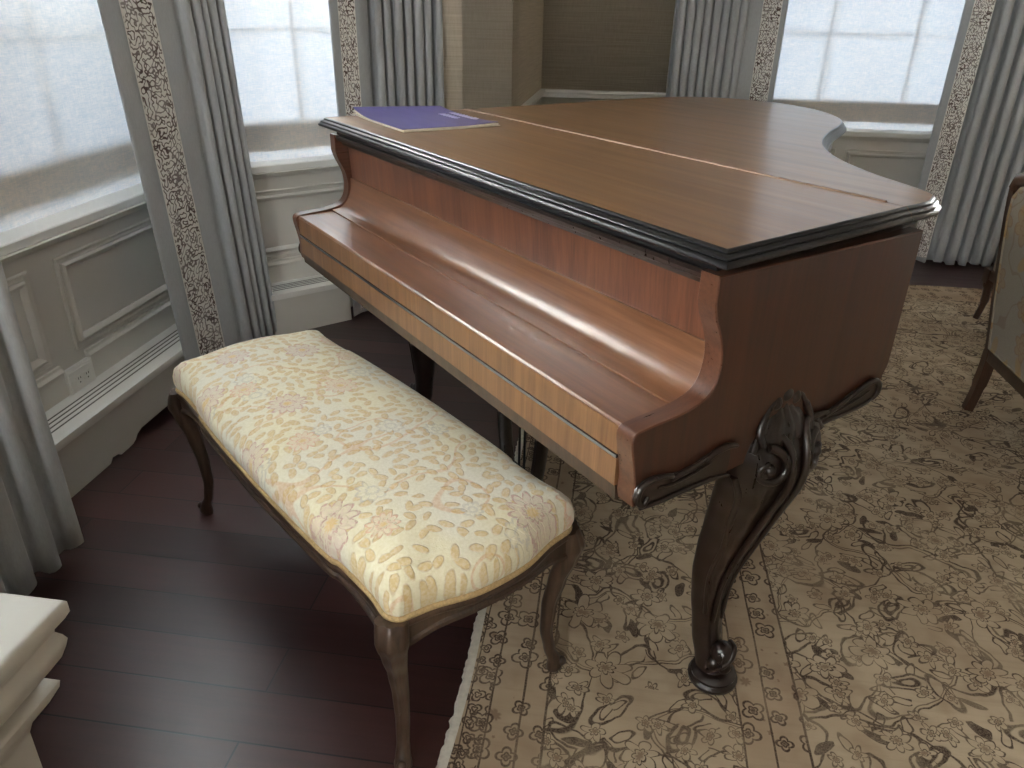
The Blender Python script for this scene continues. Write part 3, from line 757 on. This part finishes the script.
# carved skirt along each side
def skirt(xs, sx):
    """xs outer face x, sx +1 right side / -1 left"""
    fa = [(-.100, .616), (-.116, .630), (-.108, .652), (-.082, .659), (-.050, .653), (-.025, .648), (.005, .651), (.040, .661), (.085, .664), (.085, .607), (.04, .608), (-.03, .607), (-.08, .606)]
    fb = [(.270, .630), (.262, .645), (.285, .656), (.330, .653), (.365, .660), (.400, .672), (.440, .682), (.462, .684), (.476, .674), (.480, .658), (.470, .644), (.455, .640), (.430, .636), (.39, .633), (.34, .632)]
    ta = [([(-.090, .628), (-.100, .616), (-.112, .630), (-.106, .650), (-.082, .657), (-.050, .652), (-.040, .648)], .0055), ([(-.045, .643), (-.025, .647), (.005, .651), (.030, .658)], .005),
          ([(.028, .652), (.050, .663), (.080, .665), (.100, .658)], .006), ([(-.105, .612), (-.06, .611), (-.01, .613), (.05, .612), (.09, .606)], .0045), ([(-.070, .638), (-.040, .634), (.0, .638), (.04, .645)], .0025)]
    tb = [([(.262, .630), (.268, .652), (.300, .658), (.335, .654)], .0055), ([(.325, .649), (.360, .659), (.395, .671)], .005), ([(.388, .664), (.425, .679), (.458, .684), (.476, .673), (.478, .655), (.465, .643)], .006),
          ([(.27, .632), (.34, .635), (.40, .636), (.445, .640), (.466, .646)], .004), ([(.30, .645), (.36, .648), (.42, .658), (.45, .666)], .002)]
    for f, tt in ((fa, ta), (fb, tb)):
        fs = [q[:2] for q in smooth_path([(y, z, 0) for y, z in f], 3, True)]
        i1 = inset(fs, .004)
        b = MB(); b.loft([[(xs, y, z) for y, z in fs], [(xs+sx*.006, y, z) for y, z in i1]])
        o = b.obj('carved_skirt', M['carved'], parent=piano, smooth=50); o['label'] = 'dark carved scroll band'
        b = MB()
        for pts, r in tt:
            q = smooth_path([(xs+sx*.007, y, z) for y, z in pts], 6); n = len(q)
            b.tube(q, [r*(.45+.55*math.sin(PI*(i+1)/n)**.5) if i < n-1 else r*.45 for i in range(n)], 8)
        b.obj('carved_beading', M['carved'], parent=o, smooth=60)
skirt(-.0105, 1); skirt(-1.4910, -1)

def cabriole(parent, F, face, top=.655, mat='carved', shell=True, zf=.0065):
    """F foot centre, face = unit vector the knee faces"""
    f = Vector((face[0], face[1], 0)).normalized(); s = Vector((-f.y, f.x, 0))
    leg = MB()
    # z, offset along face, radius along face, radius across
    tab = [(.006, -.004, .046, .046), (.020, -.004, .047, .047), (.026, -.006, .040, .040), (.034, -.008, .032, .031), (.060, -.018, .030, .030), (.100, -.034, .030, .029), (.14, -.042, .029, .029), (.20, -.048, .033, .033),
           (.27, -.046, .040, .040), (.33, -.036, .046, .044), (.40, -.018, .052, .054), (.46, -.002, .056, .066), (.52, .016, .060, .082), (.57, .028, .060, .096), (.61, .030, .054, .104), (.64, .024, .046, .106), (top, .014, .040, .106)]
    rings = []; N = 36
    zs = [zf+.001, .012, .020, .026, .034]+[.045+(top-.045)*i/44 for i in range(45)]
    for z in zs:
        o, ra, rb = lerp_tab(tab, z); ring = []
        for k in range(N):
            a = 2*PI*k/N; ca, sa = math.cos(a), math.sin(a)
            fl = 1.0
            if z > .09:   # two raised ribs and a hollow between on the outer face
                d1 = (a+PI) % (2*PI)-PI
                fl = 1-.10*math.exp(-((abs(d1)-.42)/.13)**2)+.07*math.exp(-((abs(d1)-.74)/.13)**2)+.03*math.exp(-(d1/.2)**2)
            e = .86
            px = math.copysign(abs(ca)**e, ca)*ra*fl; py = math.copysign(abs(sa)**e, sa)*rb*fl
            p = Vector(F)*1+f*(o+px)+s*py; ring.append((p.x, p.y, z))
        rings.append(ring)
    leg.loft(rings)
    L = leg.obj('leg', M[mat], parent=parent, smooth=60)
    def at(o, q, z): p = Vector(F)+f*o+s*q; return (p.x, p.y, z)
    # toe scroll
    b = MB()
    b.sphere(at(.014, 0, .092), (.026, .026, .026)); b.sphere(at(.010, .020, .070), (.014, .014, .018)); b.sphere(at(.010, -.020, .070), (.014, .014, .018)); b.sphere(at(.022, 0, .060), (.015, .015, .016))
    b.tube(smooth_path([at(.006, -.03, .05), at(.030, -.015, .075), at(.036, 0, .098), at(.028, .014, .110), at(.008, .026, .104)], 5), .006, 8)
    b.obj('toe_scroll', M[mat], parent=L, smooth=60)
    b = MB(); c0 = at(-.002, 0, 0)
    b.lathe([(.046, zf), (.051, .010), (.052, .018), (.046, .024), (.047, .030), (.040, .036), (.034, .040)], (c0[0], c0[1])); b.obj('foot_pad', M[mat], parent=L, smooth=50)
    if shell:
        # C scrolls hugging the knee
        def sf(q, z, out=.0):
            o, ra, rb = lerp_tab(tab, z); c = math.sqrt(max(0, 1-min(1, abs(q)/rb)**2))
            return at(o+ra*c+out, q, z)
        for sg in (-1, 1):
            b = MB(); C = []
            for i in range(24):
                tt = i/23; ang = PI*.4-tt*PI*1.9; r = .012+.026*tt
                C.append(sf(sg*(-.060+r*math.cos(ang)*-1), .598+r*math.sin(ang), .004))
            b.tube(C, [.0055+.003*i/23 for i in range(24)], 8)
            b.sphere(sf(sg*-.060, .598, .002), .011)
            b.obj('volute', M[mat], parent=L, smooth=60)
            b = MB()
            q = smooth_path([sf(sg*-.088, .628, .004), sf(sg*-.070, .652, .006), sf(sg*-.040, .655, .008), sf(sg*-.020, .625, .008), sf(sg*-.018, .56, .006), sf(sg*-.020, .48, .005), sf(sg*-.018, .38, .003), sf(sg*-.014, .27, .002), sf(sg*-.012, .16, .0)], 6)
            b.tube(q, [.0085-.004*i/len(q) for i in range(len(q))], 8)
            b.obj('knee_rib', M[mat], parent=L, smooth=60)
            b = MB()
            q = smooth_path([sf(sg*-.096, .575, .002), sf(sg*-.080, .53, .004), sf(sg*-.062, .46, .003), sf(sg*-.046, .38, .002), sf(sg*-.036, .28, .001), sf(sg*-.026, .18, .0)], 6)
            b.tube(q, [.0075-.003*i/len(q) for i in range(len(q))], 8)
            b.obj('side_rib', M[mat], parent=L, smooth=60)
        # acanthus cartouche
        b = MB(); rows = []
        n1, n2 = 26, 22
        for i in range(n1+1):
            tz = i/n1; z = .545+.178*tz
            half = .062*math.sin(PI*min(1, .12+tz*.86))**.6
            if tz > .72: half *= 1-.55*(tz-.72)/.28
            row = []
            for j in range(n2+1):
                q = -1+2*j/n2
                dome = (1-q*q)**.5 if abs(q) < 1 else 0
                h = .030*dome*math.sin(PI*min(1, .15+tz*.8))+.006*abs(math.cos(q*7))*dome*(tz > .35)+.005*math.cos(tz*34)*abs(q)
                base = .050 if z < .66 else .050-(z-.66)*.30
                row.append(at(base+h*.7, -.012+q*half*(1+.08*math.cos(tz*30)), z))
            rows.append(row)
        back = [[at(.030, -1*.04+.08*j/n2, .545+.178*i/n1) for j in range(n2+1)] for i in range(n1+1)]
        b.loft([r+rb[::-1] for r, rb in zip(rows, back)])
        b.sphere(at(.044, -.012, .716), (.012, .017, .014)); b.sphere(at(.046, .012, .706), (.011, .012, .014)); b.sphere(at(.046, -.036, .706), (.011, .012, .014))
        for sg in (-1, 1):
            b.tube(smooth_path([at(.044, -.012+sg*.014, .716), at(.050, -.012+sg*.036, .708), at(.052, -.012+sg*.052, .688), at(.056, -.012+sg*.064, .664), at(.064, -.012+sg*.060, .640)], 5), [.005]*10+[.007]*11, 8)
        b.obj('acanthus_cartouche', M[mat], parent=L, smooth=60)
    return L
cabriole(piano, (-.0617, .2295, 0), (1, 0))
cabriole(piano, (-1.440, .2295, 0), (-1, 0), zf=.0005)
cabriole(piano, (-1.12, 1.36, 0), (.25, 1), shell=False)
# pedal lyre
b = MB()
lyre = []
for sg in (-1, 1):
    c = -.762
    b.tube(smooth_path([(c+sg*.060, .20, .655), (c+sg*.082, .20, .56), (c+sg*.094, .20, .42), (c+sg*.088, .20, .28), (c+sg*.070, .20, .16), (c+sg*.055, .20, .10)], 6), .017, 10, flat=1.2)
b.box(-.762-.11, -.762+.11, .150, .250, .055, .115, .006)
lo = b.obj('pedal_lyre', M['carved'], parent=piano)
for dx in (-.05, 0, .05):
    b = MB(); b.tube([(-.762+dx, .16, .080), (-.762+dx, .10, .070), (-.762+dx, .06, .055)], [.006, .009, .013], 8, flat=.35); b.obj('pedal', M['brass'], parent=lo)
b = MB()
for dx in (-.012, .012): b.tube([(-.762+dx, .20, .11), (-.762+dx, .20, .66)], .0035, 8)
b.obj('pedal_rod', M['blackmetal'], parent=lo)

# ------------------------------------------------------------------ book on the lid
t = thing('music_book', 'purple paperback music book with a curled cover, lying on the piano lid', 'book', (-1.305, .214, 1.0), math.radians(-2))
bw, bh = .180, .140
def bz(x, y): return .004*(1-min(1, abs(x)/bw))
def sheet(b, z, th, x0, x1, y0, y1, curl):
    rows = []; n = 20
    top = []; bot = []
    for i in range(n+1):
        x = x0+(x1-x0)*i/n
        c0 = curl*max(0, (-.03-x)/.15)**2*.030
        top.append([(x, y0+(y1-y0)*j/6, z+th+c0*(1.0-.5*j/6)+(.010*max(0, (x-.06)/.12)**2*max(0, (y0+(y1-y0)*j/6-.05)/.1)*curl)) for j in range(7)])
        bot.append([(a, c, d-th) for a, c, d in top[-1]])
    b.loft([tp+bt[::-1] for tp, bt in zip(top, bot)])
b = MB(); sheet(b, .0008, .0012, -bw, bw, -bh, bh, .2); sheet(b, .0024, .003, -bw+.004, bw-.004, -bh+.003, bh-.003, .35); b.obj('pages', M['pages'], parent=t, smooth=40)
b = MB(); sheet(b, .0060, .0010, -bw+.002, bw-.012, -bh, bh, .6); cv = b.obj('cover', M['book'], parent=t, smooth=40)
b = MB()
# pale script lettering near the right end, illegible in the photo: short strokes in two lines
rr_ = random.Random(3)
for row, (yy, L_) in enumerate(((.125, .10), (.085, .07))):
    x = -.075
    for i in range(9 if row == 0 else 6):
        X_ = x+row*.012+.017*i
        pts = [(X_, yy-.010, .0078), (X_+.005, yy+.010+.004*rr_.random(), .0078), (X_+.010, yy-.008, .0078), (X_+.015, yy+.002, .0078)]
        b.tube(pts, .0011, 5, flat=1)
b.obj('cover_lettering', M['booktext'], parent=cv, smooth=0)

# ------------------------------------------------------------------ bench
BROT = math.radians(6.5)
bench = thing('piano_bench', 'long upholstered piano bench in cream and gold floral embroidery on carved dark legs', 'bench', (-.753, -.290, 0), BROT)
def bench_outline(hx, hy, n=96, dip=.018):
    """serpentine oblong: bulged ends and long sides, dipped next to the corners"""
    base = []
    cx_, cy_ = hx-.048, hy-.012
    q = [(cx_, -cy_), (cx_+.016, -cy_+.012), (cx_+.020, -cy_+.035), (cx_+.026, -cy_*.62), (hx-.004, -cy_*.30), (hx, 0)]
    quad_end = q+[(x, -y) for x, y in q[::-1][1:]]
    s = [(cx_-.02, cy_-.0), (cx_-.06, cy_-.004), (cx_-.16, cy_-.002), (cx_*.62, cy_+.006), (cx_*.32, hy-.0), (0, hy+.002)]
    side = s+[(-x, y) for x, y in s[::-1][1:]]
    pts = quad_end+side+[(-x, -y) for x, y in quad_end]+[(-x, -y) for x, y in side]
    return [p[:2] for p in smooth_path([(x, y, 0) for x, y in pts], 4, True)]
HX, HY = .562, .212
OUT = bench_outline(HX, HY)
# cushion: lofted dome
lv = [(-.002, .386), (.004, .396), (.008, .410), (.008, .428), (.003, .446), (-.010, .460), (-.030, .470), (-.060, .478), (-.110, .485), (-.170, .488)]
b = MB(); rings = []
def dip(x, y): return -.010*max(0, 1-abs(abs(x)-.30)/.22)*(abs(y) > .12)
def shrink(p, d):
    x, y = p; k = min(1, -d/.222) if d < 0 else 0
    r = math.hypot(x, y)
    sx = (HX+d)/HX; sy = (HY+d)/HY
    return (x*sx, y*sy)
for d, z in lv:
    rings.append([(shrink(p, d)[0], shrink(p, d)[1], z) for p in OUT])
rings.append([(p[0]*.45, p[1]*.06, .4885) for p in OUT]); 
b.loft(rings); b.obj('seat_cushion', M['floral'], parent=bench, smooth=60)
b = MB(); off = offs(OUT, .009); b.tube
path = [(x, y, .391) for x, y in off]; path.append(path[0])
path = [(x, y, .391) for x, y in offs(OUT, .004)]
rings = []
for i in range(0, len(path)):
    a = Vector(path[i-1]); c = Vector(path[(i+1) % len(path)]); t_ = (c-a).normalized(); nr = Vector((t_.y, -t_.x, 0)); p_ = Vector(path[i])
    rings.append([p_+nr*math.cos(2*PI*k/8)*.0045+Vector((0, 0, math.sin(2*PI*k/8)*.007)) for k in range(8)])
b.loft(rings, loop=True); b.obj('gimp_braid', M['braid'], parent=bench, smooth=60)
# apron
b = MB(); rings = []
o1 = offs(OUT, .010); o0 = offs(OUT, -.014)
for i in range(len(OUT)):
    x, y = OUT[i]
    hx_ = abs(x)/.56; hy_ = abs(y)/.21
    # arched lower edge: lower next to the legs, slight drop in mid span
    cor = max(0, 1-math.hypot(abs(x)-.525, abs(y)-.195)/.16)
    low_ = .352-.030*cor**1.5-.006*max(0, 1-abs(x)/.18)*(abs(y) > .15)
    a = Vector(o1[i]); c = Vector(o0[i]); m_ = a.lerp(c, .3)
    def L_(t, z): q = a.lerp(c, t); return (q.x, q.y, z)
    rings.append([L_(0.12, .386), L_(0, .380), L_(.05, .374), L_(.22, .370), L_(.24, low_+.014), L_(.06, low_+.010), L_(.04, low_+.003), L_(.2, low_), L_(.95, low_), L_(1, .384)])
b.loft(rings, loop=True, cap=False); b.obj('apron', M['bench_wood'], parent=bench, smooth=40)
def bench_leg(sx, sy, onrug):
    zb = .0065 if onrug else .0005
    kx, ky = .528, .205
    d = Vector((sx*.75, sy*.65, 0)).normalized(); s = Vector((-d.y, d.x, 0))
    tab = [(0, -.024, .014, .014), (.012, -.020, .018, .018), (.028, -.022, .015, .015), (.055, -.034, .0125, .0125), (.11, -.043, .0135, .0135), (.18, -.040, .0155, .0155), (.25, -.026, .018, .018), (.31, -.008, .0215, .023), (.345, .001, .0235, .029), (.372, -.003, .020, .029), (.386, -.006, .016, .028)]
    b = MB(); rings = []; N = 28
    for i in range(48):
        z = .386*i/47; o, ra, rb = lerp_tab(tab, z); ring = []
        for k in range(N):
            a = 2*PI*k/N; d1 = (a+PI) % (2*PI)-PI
            fl = 1+(.13*math.exp(-(d1/.16)**2)-.12*math.exp(-((abs(d1)-.42)/.15)**2)+.05*math.exp(-((abs(d1)-.85)/.2)**2))*(min(1, max(0, (z-.05)/.1)))
            p = Vector((sx*kx, sy*ky, 0))+d*(o+math.cos(a)*ra*fl)+s*math.sin(a)*rb*fl
            ring.append((p.x, p.y, max(zb, z+zb*(1-z/.386))))
        rings.append(ring)
    b.loft(rings); L = b.obj('leg', M['bench_wood'], parent=bench, smooth=60)
    b = MB(); p = Vector((sx*kx, sy*ky, 0))+d*-.006
    b.sphere((p.x, p.y, .024+zb), (.010, .010, .010)); b.obj('toe_scroll', M['bench_wood'], parent=L, smooth=60)
for sx, sy, r in ((1, -1, True), (1, 1, True), (-1, -1, False), (-1, 1, False)): bench_leg(sx, sy, r)

# ------------------------------------------------------------------ armchairs
def armchair(label, loc, rz):
    """local: faces +y; origin mid floor"""
    t = thing('armchair', label, 'armchair', loc, rz, None); t.scale = (1, 1, .965)
    hw = .29; yb = -.27; yf = .30
    lean = .095
    def bk(z):     # y of the back frame at height z
        return yb-lean*max(0, (z-.24))/.62
    # back legs + stiles
    for sx in (-1, 1):
        b = MB(); pts = [(sx*(hw-.004), yb-.020, .010), (sx*(hw-.004), yb-.008, .10), (sx*hw, yb, .20), (sx*hw, bk(.28), .28), (sx*(hw+.004), bk(.5), .5), (sx*hw, bk(.72), .72), (sx*(hw-.015), bk(.84), .84)]
        b.tube(smooth_path(pts, 5), [.021]*6+[.025]*8+[.021]*17, 4, up=(1, 1, 0)); b.obj('back_leg', M['chair_wood'], parent=t, smooth=30)
    for sx in (-1, 1):
        b = MB(); b.tube(smooth_path([(sx*hw, yf+.01, .010), (sx*(hw), yf-.005, .10), (sx*(hw+.002), yf, .18), (sx*hw, yf, .24)], 5), [.014]*5+[.018]*5+[.024]*6, 10); b.box(sx*hw-.026, sx*hw+.026, yf-.026, yf+.026, .195, .262, .003); b.obj('front_leg', M['chair_wood'], parent=t, smooth=40)
    b = MB()
    b.box(-hw, hw, yb-.016, yb+.016, .215, .262, .003); b.box(-hw, hw, yf-.018, yf+.018, .215, .262, .003)
    b.box(-hw-.016, -hw+.016, yb, yf, .215, .262, .003); b.box(hw-.016, hw+.016, yb, yf, .215, .262, .003)
    b.obj('seat_rail', M['chair_wood'], parent=t)
    # crest rail
    b = MB(); pts = [(-hw+.012, bk(.835), .835), (-hw+.05, bk(.868), .868), (-.12, bk(.885), .885), (0, bk(.893), .893), (.12, bk(.885), .885), (hw-.05, bk(.868), .868), (hw-.012, bk(.835), .835)]
    b.tube(smooth_path(pts, 5), .022, 8); b.obj('crest_rail', M['chair_wood'], parent=t, smooth=50)
    # upholstered back (outside panel seen from behind)
    b = MB()
    oo = [(-hw+.018, .262), (hw-.018, .262), (hw-.012, .5), (hw-.018, .74), (hw-.035, .815), (hw-.075, .850), (.10, .868), (0, .872), (-.10, .868), (-hw+.075, .850), (-hw+.035, .815), (-hw+.018, .74), (-hw+.012, .5)]
    oi = [(x*.93, .262+(z-.262)*.955+.014) for x, z in oo]
    b.loft([[(x, bk(z)-.010, z) for x, z in oo], [(x, bk(z)-.019, z) for x, z in [(x*.985, .262+(z-.262)*.99+.003) for x, z in oo]], [(x, bk(z)-.022, z) for x, z in oi]])
    b.loft([[(x, bk(z)+.006, z) for x, z in oo], [(x, bk(z)+.045, z) for x, z in oi]])
    b.obj('back_upholstery', M['chair_fab'], parent=t, smooth=40)
    b = MB(); pi_ = [(x, bk(z)-.021, z) for x, z in [(x*.955, .262+(z-.262)*.972+.009) for x, z in oo]]
    b.tube(pi_+[pi_[0]], .0045, 6); b.obj('piping', M['chair_fab'], parent=t, smooth=50)
    b = MB(); b.box(-hw+.01, hw-.01, yb+.02, yf+.015, .255, .375, .03); b.obj('seat_cushion', M['chair_fab'], parent=t, smooth=60)
    for sx in (-1, 1):
        b = MB(); b.tube(smooth_path([(sx*(hw), bk(.56)+.0, .58), (sx*(hw+.03), -.10, .60), (sx*(hw+.04), .10, .595), (sx*(hw+.035), .22, .585), (sx*(hw+.03), .26, .565)], 5), [.018]*16+[.022]*5, 8)
        b.tube(smooth_path([(sx*(hw), .20, .255), (sx*(hw+.012), .16, .38), (sx*(hw+.03), .19, .50), (sx*(hw+.036), .22, .58)], 5), .016, 8)
        A_ = b.obj('arm', M['chair_wood'], parent=t, smooth=50)
        b = MB(); b.tube([(sx*(hw+.025), -.12, .612), (sx*(hw+.036), .10, .612)], [.022, .022], 10); b.obj('arm_pad', M['chair_fab'], parent=A_, smooth=50)
    return t
# near armchair: faces +U, its rear-left foot stands at uv (1.18,1.61)
p = uv(1.185+.275, 1.605-.286)
armchair('armchair with cream and gold floral fabric back, cut by the right edge, nearest the piano', (p.x, p.y, 0), RA-PI/2)
p = uv(1.577+.31, 2.594-.29)
armchair('farther armchair, mostly hidden behind the nearer armchair, beside the far right curtain', (p.x, p.y, 0), RA+PI/2)

# ------------------------------------------------------------------ light
w = bpy.data.worlds.new('overcast_sky'); scn.world = w; w.use_nodes = True
nt = w.node_tree; bg = nt.nodes['Background']
tc = nt.nodes.new('ShaderNodeTexCoord'); sp = nt.nodes.new('ShaderNodeSeparateXYZ'); mr = nt.nodes.new('ShaderNodeMapRange')
nt.links.new(tc.outputs['Generated'], sp.inputs[0]); nt.links.new(sp.outputs[2], mr.inputs[0])
mr.inputs[1].default_value = -.25; mr.inputs[2].default_value = .15
mx = nt.nodes.new('ShaderNodeMix'); mx.data_type = 'RGBA'
mx.inputs[6].default_value = (.62, .62, .62, 1); mx.inputs[7].default_value = (.98, .985, 1.0, 1)
nt.links.new(mr.outputs[0], mx.inputs[0]); nt.links.new(mx.outputs[2], bg.inputs[0])
bg.inputs[1].default_value = 6.0

# ------------------------------------------------------------------ camera
cx, cy, cz, yaw, pitch, roll, fpx = 0.663616532, -0.784278802, 1.28321787, -0.983975779, 0.462956210, -0.0198914073, 751.570397
f = Vector((math.sin(yaw)*math.cos(pitch), math.cos(yaw)*math.cos(pitch), -math.sin(pitch)))
r = Vector((math.cos(yaw), -math.sin(yaw), 0)); d = f.cross(r)
r2 = r*math.cos(roll)+d*math.sin(roll); d2 = -r*math.sin(roll)+d*math.cos(roll)
cam = bpy.data.cameras.new('camera'); co = bpy.data.objects.new('camera', cam); COL.objects.link(co)
mw = Matrix((r2, -d2, -f)).transposed().to_4x4(); mw.translation = Vector((cx, cy, cz)); co.matrix_world = mw
cam.sensor_width = 36; cam.lens = fpx/1024*36; cam.clip_start = .05
scn.camera = co
scn.view_settings.view_transform = 'Standard'; scn.view_settings.look = 'None'
scn.view_settings.exposure = 3.08; scn.view_settings.gamma = 1.0; scn.view_settings.use_curve_mapping = False
scn.cycles.max_bounces = 10; scn.cycles.diffuse_bounces = 5; scn.cycles.glossy_bounces = 4; scn.cycles.transparent_max_bounces = 12
scn.cycles.use_denoising = True; scn.cycles.sample_clamp_indirect = 6.0
scn.cycles.caustics_reflective = False; scn.cycles.caustics_refractive = False
